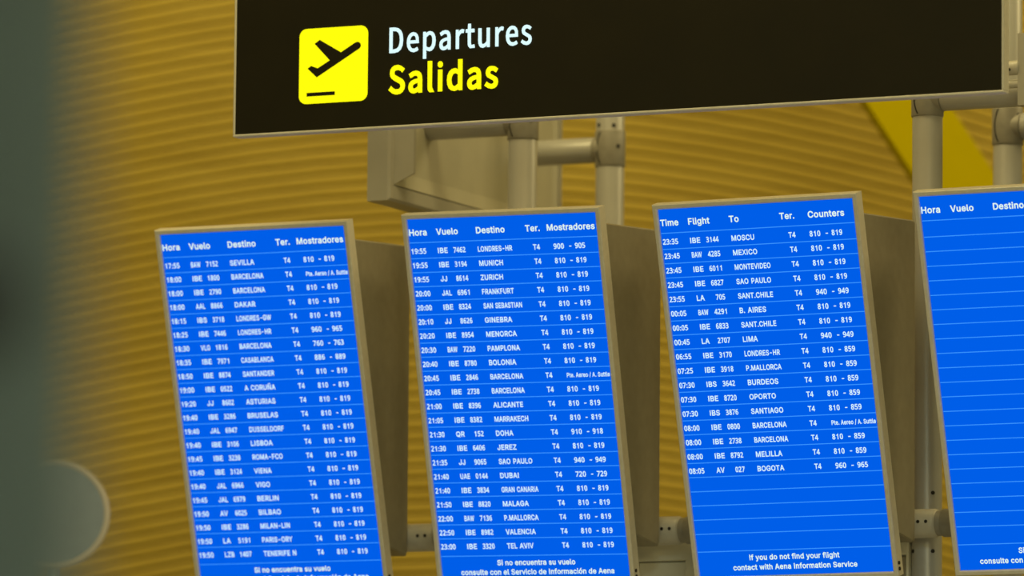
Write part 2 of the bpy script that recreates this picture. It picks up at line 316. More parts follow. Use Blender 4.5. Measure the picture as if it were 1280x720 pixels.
SIGN_GLYPHS = {
    'D': (241, [[30,-5,101,-5,154,4,194,31,217,73,225,129,217,186,193,228,154,253,99,262,30,262],[73,32,73,225,97,225,134,219,161,201,176,170,182,129,176,88,161,57,134,39,97,32]]),
    'H': (255, [[30,-5,73,-5,73,116,182,116,182,-5,225,-5,225,262,182,262,182,154,73,154,73,262,30,262]]),
    'a': (197, [[76,-10,111,-2,136,15,139,-5,174,-5,174,117,170,150,158,177,135,194,103,200,59,192,22,172,39,141,83,162,115,159,125,151,131,137,132,124,84,116,46,101,24,80,16,49,20,24,32,6,52,-6],[73,28,65,32,56,51,60,65,73,78,98,87,132,93,132,49,97,28]]),
    'e': (194, [[109,-10,160,2,179,13,162,42,125,27,90,31,72,43,60,62,56,83,183,83,179,144,164,174,138,194,103,200,70,193,40,171,20,139,13,95,20,51,41,18,72,-3],[56,115,61,133,72,150,87,161,104,164,122,161,135,151,143,135,145,115]]),
    'p': (217, [[27,-85,69,-85,68,9,88,-4,116,-10,149,-3,177,19,197,53,204,98,199,139,183,172,157,193,123,200,89,192,66,176,62,195,27,195],[111,27,79,38,69,45,69,139,105,161,115,163,136,158,150,146,158,126,160,98,156,67,146,45,130,33]]),
    'r': (136, [[27,-5,69,-5,69,121,79,140,102,159,135,158,143,195,116,200,83,188,64,163,62,195,27,195]]),
    's': (164, [[82,-10,114,-5,136,8,151,28,156,52,151,77,135,94,68,126,60,134,57,143,65,158,73,163,99,164,132,147,153,174,122,194,87,200,57,196,36,183,21,164,17,141,22,118,36,101,104,68,112,61,113,40,108,33,83,25,41,39,26,50,4,21,41,-2]]),
    't': (132, [[133,-3,125,33,99,26,87,29,80,34,75,59,75,159,126,159,126,195,75,195,75,249,38,249,35,195,4,193,4,159,33,159,36,32,46,10,64,-5]]),
    'u': (213, [[88,-10,124,0,148,21,149,-5,186,-5,186,195,144,195,144,57,121,35,97,28,83,31,74,38,69,52,67,195,24,195,24,70,28,37,40,11,60,-5]]),
}
SIGN_BOLD_GLYPHS = {
    'H': (255, [[25,-10,78,-10,78,111,177,111,177,-10,230,-10,230,267,177,267,177,159,78,159,78,267,25,267]]),
    'S': (209, [[106,-15,146,-9,177,9,197,36,204,68,200,97,186,119,168,134,81,176,74,184,72,196,74,207,81,215,92,220,125,221,151,210,169,195,200,232,156,261,134,269,110,271,74,266,45,250,26,225,19,193,25,165,39,143,76,118,141,86,148,78,151,65,148,53,140,43,128,37,89,36,57,51,35,70,2,31,51,-3,78,-12]]),
    'a': (197, [[76,-15,113,-6,132,6,134,-10,179,-10,179,118,175,152,162,181,137,198,103,205,58,197,15,174,37,135,84,157,113,154,121,148,126,136,127,128,82,121,44,106,19,82,11,49,16,22,29,3,50,-11],[74,33,69,36,62,52,65,63,76,73,100,82,127,87,127,52,95,33]]),
    'd': (217, [[97,-15,133,-6,148,4,150,-10,195,-10,195,289,143,289,144,190,119,204,100,205,66,197,35,175,15,140,9,95,14,50,32,14,61,-7],[104,32,87,36,73,48,65,68,61,95,66,122,76,142,89,153,116,157,143,142,143,53,113,34]]),
    'i': (96, [[22,-10,74,-10,74,200,22,200],[61,221,78,238,78,263,61,280,36,280,19,263,19,238,36,221]]),
    'l': (99, [[101,-12,74,38,74,289,22,289,24,18,32,1,47,-12]]),
    's': (164, [[82,-15,115,-10,140,4,155,26,161,52,155,80,138,98,71,130,65,136,63,142,69,155,75,158,98,159,134,140,161,176,124,199,87,205,56,201,32,187,17,166,12,141,18,116,33,97,101,64,107,58,108,41,105,38,83,30,44,43,25,57,-4,19,39,-6]]),
}


def fill_outline(loops):
    """triangles of an outline drawn with overlapping strokes and counters (non-zero winding)"""
    pts, faces = [], []
    for L in loops:
        n = len(pts)
        P = [Vector((L[i], L[i + 1])) for i in range(0, len(L), 2)]
        pts += P
        faces.append(list(range(n, n + len(P))))
    edges = [(f[k - 1], f[k]) for f in faces for k in range(len(f))]
    vs, _, tris, _, _, _ = delaunay_2d_cdt(pts, edges, [], 0, 0.5)

    def winding(x, y):
        w = 0
        for f in faces:
            for k in range(len(f)):
                a, b = pts[f[k - 1]], pts[f[k]]
                if (a.y <= y) != (b.y <= y):
                    if (b.x - a.x) * (y - a.y) / (b.y - a.y) + a.x > x:
                        w += 1 if b.y > a.y else -1
        return w
    out = []
    for t in tris:
        cx = sum(vs[k].x for k in t) / len(t)
        cy = sum(vs[k].y for k in t) / len(t)
        if winding(cx, cy) != 0:
            out.append(tuple(t))
    used = sorted({k for t in out for k in t})
    idx = {k: i for i, k in enumerate(used)}
    return [(vs[k].x, vs[k].y) for k in used], [tuple(idx[k] for k in t) for t in out]


_filled = {}


def glyph(table, ch):
    key = (id(table), ch)
    if key not in _filled:
        _filled[key] = fill_outline(table[ch][1])
    return _filled[key]


class TextMesh:
    def __init__(self):
        self.v, self.f = [], []

    def put(self, s, table, u0, base, cap, width, place, track=0.05):
        """left end u0, baseline base, cap height cap, total width; place(a, b) gives the 3-D point"""
        hs = table['H'][1][0][1::2]
        lo, hi = min(hs), max(hs)
        k = cap / (hi - lo)
        V, F, x = [], [], 0.0
        for ch in s:
            if ch == ' ':
                x += 0.55 * table['H'][0] if len(s) < 16 else 0.42 * table['H'][0]
                continue
            vs, fs = glyph(table, ch)
            n = len(V)
            V += [(a + x, b) for a, b in vs]
            F += [tuple(q + n for q in f) for f in fs]
            x += table[ch][0] + track * table['H'][0]
        x0 = min(v[0] for v in V)
        x1 = max(v[0] for v in V)
        kx = width / (x1 - x0)
        n = len(self.v)
        self.v += [place(u0 + (a - x0) * kx, base + (b - lo) * k) for a, b in V]
        self.f += [tuple(q + n for q in f) for f in F]

    def mesh(self, name):
        me = bpy.data.meshes.new(name)
        me.from_pydata([tuple(p) for p in self.v], [], self.f)
        me.update()
        return me


_AFM = {}
for ch, w in zip('ABCDEFGHIJKLMNOPQRSTUVWXYZ', (722, 722, 722, 722, 667, 611, 778, 722, 278, 556, 722, 611, 833, 722, 778,
                                               667, 778, 722, 667, 611, 722, 667, 944, 667, 667, 611)):
    _AFM[ch] = w
for ch in '0123456789':
    _AFM[ch] = 556
_AFM.update({'.': 278, ':': 333, '-': 333, ' ': 278, '/': 278, 'Ñ': 722})


def em_width(s):
    return sum(_AFM.get(c, 560) for c in s) / 1000.0


# ---------------------------------------------------------------- the hall: floor, ceiling, slatted wall
def slab(name, x0, x1, y0, y1, z0, z1, m):
    bm = bmesh.new()
    box(bm, x0, x1, y0, y1, z0, z1)
    return structure(link(name, bm, m))


slab('floor', -14, 16, -19, 12, -0.2, 0.0, M_FLOOR)
slab('ceiling', -14, 16, -19, 12, 8.0, 8.2, M_CEIL)


def slatted_wall():
    """a tall wall of narrow bamboo slats that run in a long wave, turned across the line of sight"""
    P0 = Vector((-0.7036, 3.8062, 0))
    du = Vector((0.9049, 0.4257, 0))
    dn = Vector((0.4257, -0.9049, 0))       # towards the hall
    pitch = 0.0405

    def zoff(u):
        return 0.55 * math.cos(0.6 * (u + 0.11)) - 0.40
    us = [-7 + 14 * i / 64 for i in range(65)]
    bm = bmesh.new()
    prof = [(0.0, -0.016), (0.0, 0.0), (0.017, 0.003), (0.0335, 0.0), (0.0335, -0.016)]
    n = int(8.2 / pitch)
    for k in range(-14, n):
        z = k * pitch
        grid = []
        for u in us:
            zz = z + zoff(u)
            grid.append([bm.verts.new(P0 + du * u + dn * p[1] + Vector((0, 0, min(8.0, max(0.0, zz + p[0]))))) for p in prof])
        if max(v.co.z for r in grid for v in r) <= 0 or min(v.co.z for r in grid for v in r) >= 8.0:
            for r in grid:
                for v in r:
                    bm.verts.remove(v)
            continue
        for i in range(len(us) - 1):
            for j in range(len(prof) - 1):
                bm.faces.new((grid[i][j], grid[i + 1][j], grid[i + 1][j + 1], grid[i][j + 1]))
    for f in bm.faces:
        f.material_index = 0
    b = bmesh.new()
    a = [P0 + du * us[0] + dn * -0.016, P0 + du * us[-1] + dn * -0.016]
    q = [a[0], a[1], a[1] + Vector((0, 0, 8)), a[0] + Vector((0, 0, 8))]
    back = [bm.verts.new(p) for p in q]
    f = bm.faces.new(back)
    f.material_index = 1
    backs = [bm.verts.new(p - dn * 0.1) for p in q]
    for i in range(4):
        f = bm.faces.new((back[i], backs[i], backs[(i + 1) % 4], back[(i + 1) % 4]))
        f.material_index = 1
    f = bm.faces.new(list(reversed(backs)))
    f.material_index = 1
    b.free()
    return structure(link('wall_back', bm, [M_WOOD, M_WOODBACK]))


slatted_wall()


# ---------------------------------------------------------------- yellow slanting strut behind the gantry
def strut():
    o = thing('slanting_strut', 'yellow painted steel strut slanting down before the slatted wall at right', 'strut', (0.9552, 3.2602, 0))
    du = Vector((0.9049, 0.4257, 0))
    dn = Vector((0.4257, -0.9049, 0))
    # centre line in the plane du / z : slope from the photograph, runs floor to ceiling
    sl = -0.652                           # du per unit of z upward
    bm = bmesh.new()

    def ring(z, hw, hd):
        c = du * (0.1225 + sl * (z - 4.40)) + Vector((0, 0, z))
        pts = []
        for sx, sy, k in ((-1, 1, 0), (1, 1, 1), (1, -1, 2), (-1, -1, 3)):
            for t in range(4):
                a = math.radians(180 - 90 * k - 30 * t) if False else math.radians(135 - 90 * k + 45 - 30 * t)
                rr = 0.008
                pts.append(c + du * (sx * (hw - rr) + rr * math.cos(a)) + dn * (sy * (hd - rr) + rr * math.sin(a)))
        return [bm.verts.new(p) for p in pts]
    rings = [ring(z, 0.1335, 0.07) for z in (0.0, 2.0, 4.0, 6.0, 7.995)]
    for i in range(len(rings) - 1):
        N = len(rings[i])
        for k in range(N):
            bm.faces.new((rings[i][k], rings[i][(k + 1) % N], rings[i + 1][(k + 1) % N], rings[i + 1][k]))
    bm.faces.new(rings[0])
    bm.faces.new(rings[-1])
    bmesh.ops.recalc_face_normals(bm, faces=bm.faces)
    link('beam', bm, M_YELLOW, o)
    c = du * (0.1225 + sl * (0 - 4.40))
    bm = bmesh.new()
    box(bm, c.x - 0.28, c.x + 0.28, c.y - 0.2, c.y + 0.2, 0.0, 0.025, 0.004)
    link('base_plate', bm, M_POLE, o)
    return o


strut()

# ---------------------------------------------------------------- gantry of grey tubes
POLE_R = 0.0415
FRONT_Y, REAR_Y = 0.561, 1.16
TUBE_Z = 4.195
RAIL_Z, RAIL_Y = 3.018, 0.4797


def screw(bm, p, d, r=0.005, h=0.004):
    d = Vector(d).normalized()
    tube(bm, Vector(p) - d * 0.006, Vector(p) + d * h, r, 10)


def pole(x, y, label, holes, tube_side):
    o = thing('support_pole', label, 'pole', (x, y, 0), 0, 'gantry poles')
    bm = bmesh.new()
    tube(bm, (0, 0, 0.01), (0, 0, 4.9), POLE_R, 40, 0.004)
    link('shaft', bm, M_POLE, o)
    bm = bmesh.new()
    tube(bm, (0, 0, 0), (0, 0, 0.012), 0.11, 40, 0.003)
    for k in range(4):
        a = math.pi / 4 + k * math.pi / 2
        tube(bm, (0.085 * math.cos(a), 0.085 * math.sin(a), 0.010), (0.085 * math.cos(a), 0.085 * math.sin(a), 0.022), 0.009, 6)
    link('base_flange', bm, M_COLLAR, o)
    bm = bmesh.new()
    tube(bm, (0, 0, TUBE_Z - 0.053), (0, 0, TUBE_Z + 0.053), POLE_R + 0.003, 40, 0.003)
    # short spigot that receives the cross tube
    tube(bm, (0, 0, TUBE_Z), (tube_side * 0.046, 0, TUBE_Z), POLE_R - 0.002, 32, 0.002)
    c = link('collar', bm, M_COLLAR, o)
    # curved dark joint where the saddle meets the collar, seen on the left of every collar
    bm = bmesh.new()
    R = POLE_R + 0.0042
    pts = []
    for k in range(15):
        t = -1 + 2 * k / 14
        z = TUBE_Z + 0.047 * t
        a = math.radians(254 - 18 * (1 - t * t))
        pts.append((a, z))
    wdt = 0.045
    prev = None
    for a, z in pts:
        row = [bm.verts.new((rr * math.cos(a + da), rr * math.sin(a + da), z)) for rr in (R - 0.004, R) for da in (-wdt, wdt)]
        if prev:
            for (i, j) in ((0, 1), (1, 3), (3, 2), (2, 0)):
                bm.faces.new((prev[i], prev[j], row[j], row[i]))
        else:
            bm.faces.new((row[0], row[1], row[3], row[2]))
        prev = row
    bm.faces.new((prev[0], prev[2], prev[3], prev[1]))
    bmesh.ops.recalc_face_normals(bm, faces=bm.faces)
    link('joint_slit', bm, M_DARK, c)
    for ang, z in holes:
        bm = bmesh.new()
        a = math.radians(ang)
        d = Vector((math.cos(a), math.sin(a), 0))
        rr = POLE_R + (0.003 if abs(z - TUBE_Z) < 0.055 else 0)
        screw(bm, d * rr + Vector((0, 0, z)), d, 0.0055, 0.002)
        link('screw_head', bm, M_DARK, o)
    return o


PX = (0.853, 2.078)
pole(PX[0], FRONT_Y, 'grey tube pole rising behind second monitor, nearer of the pair there',
     [(-35, TUBE_Z + 0.0), (-120, 2.4)], -1)
pole(PX[0], REAR_Y, 'grey tube pole behind second monitor, farther right and reached by a bare cross tube',
     [(-35, TUBE_Z + 0.005), (-52, TUBE_Z + 0.066), (-118, TUBE_Z + 0.068)], -1)
pole(PX[1], FRONT_Y, 'grey tube pole standing before yellow strut, between third and fourth monitors',
     [(-132, 3.108), (-46, 3.106), (-132, 2.948), (-46, 2.947)], 1)
pole(PX[1] + 0.008, REAR_Y, 'grey tube pole rightmost under the sign, rising behind fourth monitor',
     [(-28, TUBE_Z + 0.03)], 1)


def cross_tube(x0, x1, y, label):
    bm = bmesh.new()
    tube(bm, (x0, y, TUBE_Z), (x1, y, TUBE_Z), POLE_R - 0.004, 36, 0.002)
    return tag(link('cross_tube', bm, M_POLE), label, 'tube', 'gantry cross tubes')


SBX = 0.5686
cross_tube(SBX - 0.0083, PX[0] - 0.0465, FRONT_Y, 'short grey cross tube ending inside the open-sided grey cabinet under the sign')
cross_tube(SBX - 0.0083, PX[0] - 0.0465, REAR_Y, 'bare grey cross tube between the two poles behind second monitor')
cross_tube(PX[1] + 0.0465, 2.3828, FRONT_Y, 'grey cross tube running right beneath the lower right sign corner')
cross_tube(PX[1] + 0.0545, 2.3828, REAR_Y, 'grey cross tube stub on the rightmost pole, at the photo edge')


def lower_rail():
    o = thing('monitor_rail', 'pale grey horizontal rail with clamp sleeves behind the row of monitors', 'rail', (0, RAIL_Y, RAIL_Z))
    bm = bmesh.new()
    tube(bm, (0.06, 0, 0), (2.80, 0, 0), 0.0345, 36, 0.003)
    link('rail_tube', bm, M_COLLAR, o)
    for i, (a, b, c, d) in enumerate(((0.50, 0.640, 0.653, 0.74), (1.25, 1.388, 1.401, 1.50), (2.00, 2.145, 2.158, 2.25))):
        bm = bmesh.new()
        tube(bm, (a, 0, 0), (b, 0, 0), 0.0395, 40, 0.010)
        s = link('clamp_sleeve', bm, M_SLEEVE, o)
        s['label'] = 'pale clamp sleeve with two screw holes'
        bm = bmesh.new()
        for x in (b - 0.046, b - 0.023):
            d_ = Vector((0, -0.97, 0.06)).normalized()
            screw(bm, Vector((x, 0, 0)) + d_ * 0.0395, d_, 0.0048, 0.001)
        link('screw_holes', bm, M_DARK, s)
        bm = bmesh.new()
        tube(bm, (c, 0, 0), (d, 0, 0), 0.0385, 40, 0.004)
        link('end_sleeve', bm, M_COLLAR, o)
    return o


lower_rail()


# ---------------------------------------------------------------- cabinets behind the gantry
def tray_face(bm, axis_pts, place):
    pass


def side_cabinet(x0, x1, y0, y1, z0, z1, label, bl, bb, sy, sz, rec):
    """shallow hollow sign box set crosswise; its open right side shows a splayed, recessed back"""
    o = thing('sign_cabinet', label, 'cabinet', (x0, y0, z0), 0, 'crosswise sign cabinets')
    X, Y, Z = x1 - x0, y1 - y0, z1 - z0
    bm = bmesh.new()
    bev = 0.007

    def rect(x, a, b, c, d):
        return [bm.verts.new((x, a, c)), bm.verts.new((x, b, c)), bm.verts.new((x, b, d)), bm.verts.new((x, a, d))]
    back = rect(0, 0, Y, 0, Z)
    r0 = rect(X - bev, 0, Y, 0, Z)
    r1 = rect(X, bev, Y - bev, bev, Z - bev)
    r2 = rect(X, bl, Y - bl, bb, Z - bb)
    r3 = rect(X - 0.010, bl, Y - bl, bb, Z - bb)

    def loop(a, b):
        for i in range(4):
            bm.faces.new((a[i], a[(i + 1) % 4], b[(i + 1) % 4], b[i]))
    bm.faces.new(back)
    for a, b in ((back, r0), (r0, r1), (r1, r2), (r2, r3)):
        loop(a, b)
    bm.faces.new(r3)
    bmesh.ops.recalc_face_normals(bm, faces=bm.faces)
    link('casing', bm, M_BOX, o)
    # recessed inner pan, standing a reveal's width inside the casing opening
    g = 0.004
    bm = bmesh.new()
    p0 = rect(X - 0.002, bl + g, Y - bl - g, bb + g, Z - bb - g)
    p1 = rect(X - rec, bl + sy, Y - bl - sy, bb + sz, Z - bb - sz)
    loop(p0, p1)
    bm.faces.new(p1)
    bmesh.ops.recalc_face_normals(bm, faces=bm.faces)
    link('recessed_pan', bm, M_PANELIN, o)
    if Y > 1.0:
        # raised angle strip down the near side of the pan
        bm = bmesh.new()
        zb = bb + g
        bot = [(X - 0.004, bl + g, zb), (X + 0.036, bl + 0.052, zb + 0.036), (X + 0.036, bl + 0.066, zb + 0.038), (X - 0.008, bl + 0.066, zb + 0.038)]
        zt = Z - bb - g - 0.01
        lo = [bm.verts.new(p) for p in bot]
        hi = [bm.verts.new((p[0], p[1], zt)) for p in bot]
        bm.faces.new(lo)
        bm.faces.new(list(reversed(hi)))
        for i in range(4):
            bm.faces.new((lo[i], hi[i], hi[(i + 1) % 4], lo[(i + 1) % 4]))
        bmesh.ops.recalc_face_normals(bm, faces=bm.faces)
        link('angle_strip', bm, M_BOX, o)
    return o


sc = side_cabinet(0.4988, SBX, 0.29, 1.45, 3.953, 4.70,
                  'grey open-sided cabinet hanging crosswise below the departures sign, left of the poles', 0.026, 0.043, 0.03, 0.045, 0.0085)
sc2 = side_cabinet(2.383, 2.452, 0.45, 1.35, 4.144, 4.341,
                   'grey cabinet end cut off by the right photo edge, beside the departures sign', 0.02, 0.02, 0.03, 0.03, 0.0095)
bm = bmesh.new()
tube(bm, (-0.062, 0.012, 0.060), (0.004, 0.012, 0.060), 0.011, 20, 0.002)
link('fixing_rod', bm, M_SLEEVE, sc2)['label'] = 'pale fixing rod beside the sign edge'
bm = bmesh.new()
tube(bm, (-0.040, 0.012, 0.105), (0.004, 0.012, 0.105), 0.020, 24, 0.006)
cl = link('clamp', bm, M_SLEEVE, sc2)
bm = bmesh.new()
screw(bm, (-0.022, -0.0075, 0.098), (0, -1, -0.1), 0.0045, 0.002)
link('screw_head', bm, M_DARK, cl)


def trunk():
    """wide sheet-metal trunking slung between the two front poles below the rail"""
    x0, x1 = PX[0] + POLE_R, PX[1] - POLE_R
    o = thing('cable_trunking', 'grey sheet metal trunking with recessed panels, low between the monitors', 'trunking', (0, 0.53, 2.45))
    bm = bmesh.new()
    yf, yb, zt = 0.0, 0.09, 0.544
    bays = [(x0 + 0.03, 1.195), (1.2286, 1.374), (1.408, 1.955), (1.985, x1 - 0.008)]
    zb, zc = 0.05, 0.489
    # face strips around the bays
    box(bm, x0, x1, yf + 0.018, yb, 0, zt - 0.004)
    box(bm, x0, x1, yf, yf + 0.02, zc, zt, 0.004)
    box(bm, x0, x1, yf, yf + 0.02, 0, zb, 0.003)
    xs = [x0] + [v for b in bays for v in b] + [x1]
    for i in range(0, len(xs), 2):
        box(bm, xs[i], xs[i + 1], yf, yf + 0.0195, zb - 0.004, zc + 0.004, 0.002)
    link('casing', bm, M_TRUNK, o)
    for i, (a, b) in enumerate(bays):
        bm = bmesh.new()
        box(bm, a + 0.002, b - 0.002, yf + 0.008, yf + 0.018, zb + 0.004, zc - 0.003, 0.004)
        link('inset_panel', bm, M_TRUNK if i != 3 else M_HOUSING, o)
    return o


trunk()


# ---------------------------------------------------------------- departures sign
def sign():
    X0, X1, Z0, Z1, Y = 0.3616, 2.6030, 4.0760, 4.78, -0.25
    o = thing('departures_sign', 'long dark brown hanging sign reading Departures and Salidas with aeroplane pictogram', 'sign', (X0, Y, Z0))
    W, H = X1 - X0, Z1 - Z0
    bm = bmesh.new()
    box(bm, 0, W, 0, 0.03, 0, H)
    link('sign_face', bm, M_SIGN, o)
    bm = bmesh.new()
    t = 0.0065
    for a in ((-t, W + t, -t, 0), (-t, W + t, H, H + t), (-t, 0, 0, H), (W, W + t, 0, H)):
        box(bm, a[0], a[1], -0.002, 0.036, a[2], a[3], 0.0015, 1)
    box(bm, 0, W, 0.031, 0.036, 0, H)
    link('frame', bm, M_ALU, o)
    for px in (0.45, W - 0.45):
        bm = bmesh.new()
        tube(bm, (px, 0.018, H + 0.004), (px, 0.018, 8.0 - Z0), 0.012, 20)
        tube(bm, (px, 0.018, H + 0.004), (px, 0.018, H + 0.03), 0.024, 20, 0.004)
        link('hanging_rod', bm, M_POLE, o)

    def P(x, z, d=0.0):
        return Vector((x - X0, d, z - Z0))
    # pictogram: rounded yellow square
    bm = bmesh.new()
    cx0, cx1, cz0, cz1, r = 0.5575, 0.7655, 4.1490, 4.3560, 0.0218
    pts = []
    for cx, cz, a0 in ((cx1 - r, cz1 - r, 0), (cx0 + r, cz1 - r, 90), (cx0 + r, cz0 + r, 180), (cx1 - r, cz0 + r, 270)):
        for k in range(9):
            a = math.radians(a0 + 90 * k / 8)
            pts.append(P(cx + r * math.cos(a), cz + r * math.sin(a), -0.003))
    prism(bm, pts, (0, 0.0035, 0))
    pic = link('pictogram', bm, M_SYELLOW, o)
    pic['label'] = 'lit yellow rounded square with departing aeroplane'
    bm = bmesh.new()
    nose = (0.7350, 4.3012)
    out = [(0.6045, 4.3133), (0.6198, 4.3234), (0.6851, 4.2854), (0.7282, 4.3098)]
    for k in range(7):
        a = math.radians(115 - 165 * k / 6)
        out.append((nose[0] + 0.0102 * math.cos(a), nose[1] + 0.0102 * math.sin(a)))
    out += [(0.7406, 4.2926), (0.6119, 4.2205), (0.5838, 4.2460), (0.5943, 4.2528), (0.6148, 4.2453), (0.6512, 4.2653)]
    prism(bm, [P(x, z, -0.0042) for x, z in out], (0, 0.0014, 0))
    link('aeroplane_symbol', bm, M_SIGN, pic)
    bm = bmesh.new()
    prism(bm, [P(x, z, -0.0042) for x, z in ((0.5820, 4.1790), (0.6675, 4.1790), (0.6675, 4.1690), (0.5820, 4.1690))], (0, 0.0014, 0))
    link('runway_symbol', bm, M_SIGN, pic)

    for name, s, tab, x, base, cap, w, m, lab in (
            ('lettering', 'Departures', SIGN_GLYPHS, 0.8312, 4.2745, 0.0700, 0.4255, M_SWHITE, 'white lit lettering'),
            ('lettering', 'Salidas', SIGN_BOLD_GLYPHS, 0.8295, 4.1615, 0.0785, 0.3285, M_SYELLOW, 'yellow lit lettering')):
        t_ = TextMesh()
        t_.put(s, tab, x, base, cap, w, lambda a, b: P(a, b, -0.003), 0.11)
        me = t_.mesh(name)
        b_ = bmesh.new()
        b_.from_mesh(me)
        ex = bmesh.ops.extrude_face_region(b_, geom=b_.faces[:])
        for e in ex['geom']:
            if isinstance(e, bmesh.types.BMVert):
                e.co.y += 0.0032
        bmesh.ops.recalc_face_normals(b_, faces=b_.faces)
        l = link(name, b_, m, o)
        l['label'] = lab
    return o


sign()

# ---------------------------------------------------------------- flight monitors
PTE = 'Pte. Aereo / A. Suttle'
A, B = '810', '819'
S1 = [('17:55', 'BAW', '7152', 'SEVILLA', A, B), ('18:00', 'IBE', '1800', 'BARCELONA', PTE, ''), ('18:00', 'IBE', '2790', 'BARCELONA', A, B),
      ('18:00', 'AAL', '8866', 'DAKAR', A, B), ('18:15', 'IBS', '3718', 'LONDRES-GW', A, B), ('18:25', 'IBE', '7446', 'LONDRES-HR', '960', '965'),
      ('18:30', 'VLG', '1816', 'BARCELONA', '760', '763'), ('18:35', 'IBE', '7971', 'CASABLANCA', '886', '889'),
      ('18:50', 'IBE', '8874', 'SANTANDER', A, B), ('19:00', 'IBE', '0522', 'A CORUÑA', A, B), ('19:20', 'JJ', '8602', 'ASTURIAS', A, B),
      ('19:40', 'IBE', '3286', 'BRUSELAS', A, B), ('19:40', 'JAL', '6947', 'DUSSELDORF', A, B), ('19:40', 'IBE', '3106', 'LISBOA', A, B),
      ('19:45', 'IBE', '3238', 'ROMA-FCO', A, B), ('19:40', 'IBE', '3124', 'VIENA', A, B), ('19:40', 'JAL', '6966', 'VIGO', A, B),
      ('19:45', 'JAL', '6979', 'BERLIN', A, B), ('19:50', 'AV', '6025', 'BILBAO', A, B), ('19:50', 'IBE', '3286', 'MILAN-LIN', A, B),
      ('19:50', 'LA', '5191', 'PARIS-ORY', A, B), ('19:50', 'LZB', '1407', 'TENERIFE N', A, B)]
S2 = [('19:55', 'IBE', '7462', 'LONDRES-HR', '900', '905'), ('19:55', 'IBE', '3194', 'MUNICH', A, B), ('19:55', 'JJ', '8614', 'ZURICH', A, B),
      ('20:00', 'JAL', '6961', 'FRANKFURT', A, B), ('20:00', 'IBE', '8324', 'SAN SEBASTIAN', A, B), ('20:10', 'JJ', '8626', 'GINEBRA', A, B),
      ('20:20', 'IBE', '8954', 'MENORCA', A, B), ('20:30', 'BAW', '7220', 'PAMPLONA', A, B), ('20:40', 'IBE', '8780', 'BOLONIA', A, B),
      ('20:45', 'IBE', '2846', 'BARCELONA', PTE, ''), ('20:45', 'IBE', '2738', 'BARCELONA', A, B), ('21:00', 'IBE', '8396', 'ALICANTE', A, B),
      ('21:05', 'IBE', '8382', 'MARRAKECH', A, B), ('21:30', 'QR', '152', 'DOHA', '910', '918'), ('21:30', 'IBE', '6406', 'JEREZ', A, B),
      ('21:35', 'JJ', '9065', 'SAO PAULO', '940', '949'), ('21:40', 'UAE', '0144', 'DUBAI', '720', '729'),
      ('21:40', 'IBE', '3834', 'GRAN CANARIA', A, B), ('21:50', 'IBE', '8820', 'MALAGA', A, B), ('22:00', 'BAW', '7136', 'P.MALLORCA', A, B),
      ('22:50', 'IBE', '8982', 'VALENCIA', A, B), ('23:00', 'IBE', '3320', 'TEL AVIV', A, B)]
D = '859'
S3 = [('23:35', 'IBE', '3144', 'MOSCU', A, B), ('23:45', 'BAW', '4285', 'MEXICO', A, B), ('23:45', 'IBE', '6011', 'MONTEVIDEO', A, B),
      ('23:45', 'IBE', '6827', 'SAO PAULO', A, B), ('23:55', 'LA', '705', 'SANT.CHILE', '940', '949'), ('00:05', 'BAW', '4291', 'B. AIRES', A, B),
      ('00:05', 'IBE', '6833', 'SANT.CHILE', A, B), ('00:45', 'LA', '2707', 'LIMA', '940', '949'), ('06:55', 'IBE', '3170', 'LONDRES-HR', A, D),
      ('07:25', 'IBE', '3918', 'P.MALLORCA', A, D), ('07:30', 'IBS', '3642', 'BURDEOS', A, D), ('07:30', 'IBE', '8720', 'OPORTO', A, D),
      ('07:30', 'IBS', '3876', 'SANTIAGO', A, D), ('08:00', 'IBE', '0800', 'BARCELONA', PTE, ''), ('08:00', 'IBE', '2738', 'BARCELONA', A, D),
      ('08:00', 'IBE', '8792', 'MELILLA', A, D), ('08:05', 'AV', '027', 'BOGOTA', '960', '965')]
HES = [('Hora', .0030, .0970), ('Vuelo', .1475, .2636), ('Destino', .3603, .5123), ('Ter.', .6210, .6975), ('Mostradores', .7352, .9860)]
HEN = [('Time', .0037, .0973), ('Flight', .1480, .2585), ('To', .3588, .4089), ('Ter.', .6181, .6933), ('Counters', .7629, .9474)]
FES = [('Si no encuentra su vuelo', .300, .715, .9585), ('consulte con el Servicio de Información de Aena', .102, .916, .9845)]
FEN = [('If you do not find your flight', .267, .731, .9580), ('contact with Aena Information Service', .178, .817, .9845)]

OFF = SCREEN_GLYPHS
SW = 0.57
SH = SW / 0.5625
EM = 0.0201


def dest_width(s):
    w = em_width(s)
    k = 0.89 if w < 5.4 else 0.85 if w < 6.1 else 0.775 if w < 7 else 0.71
    return w * k * EM


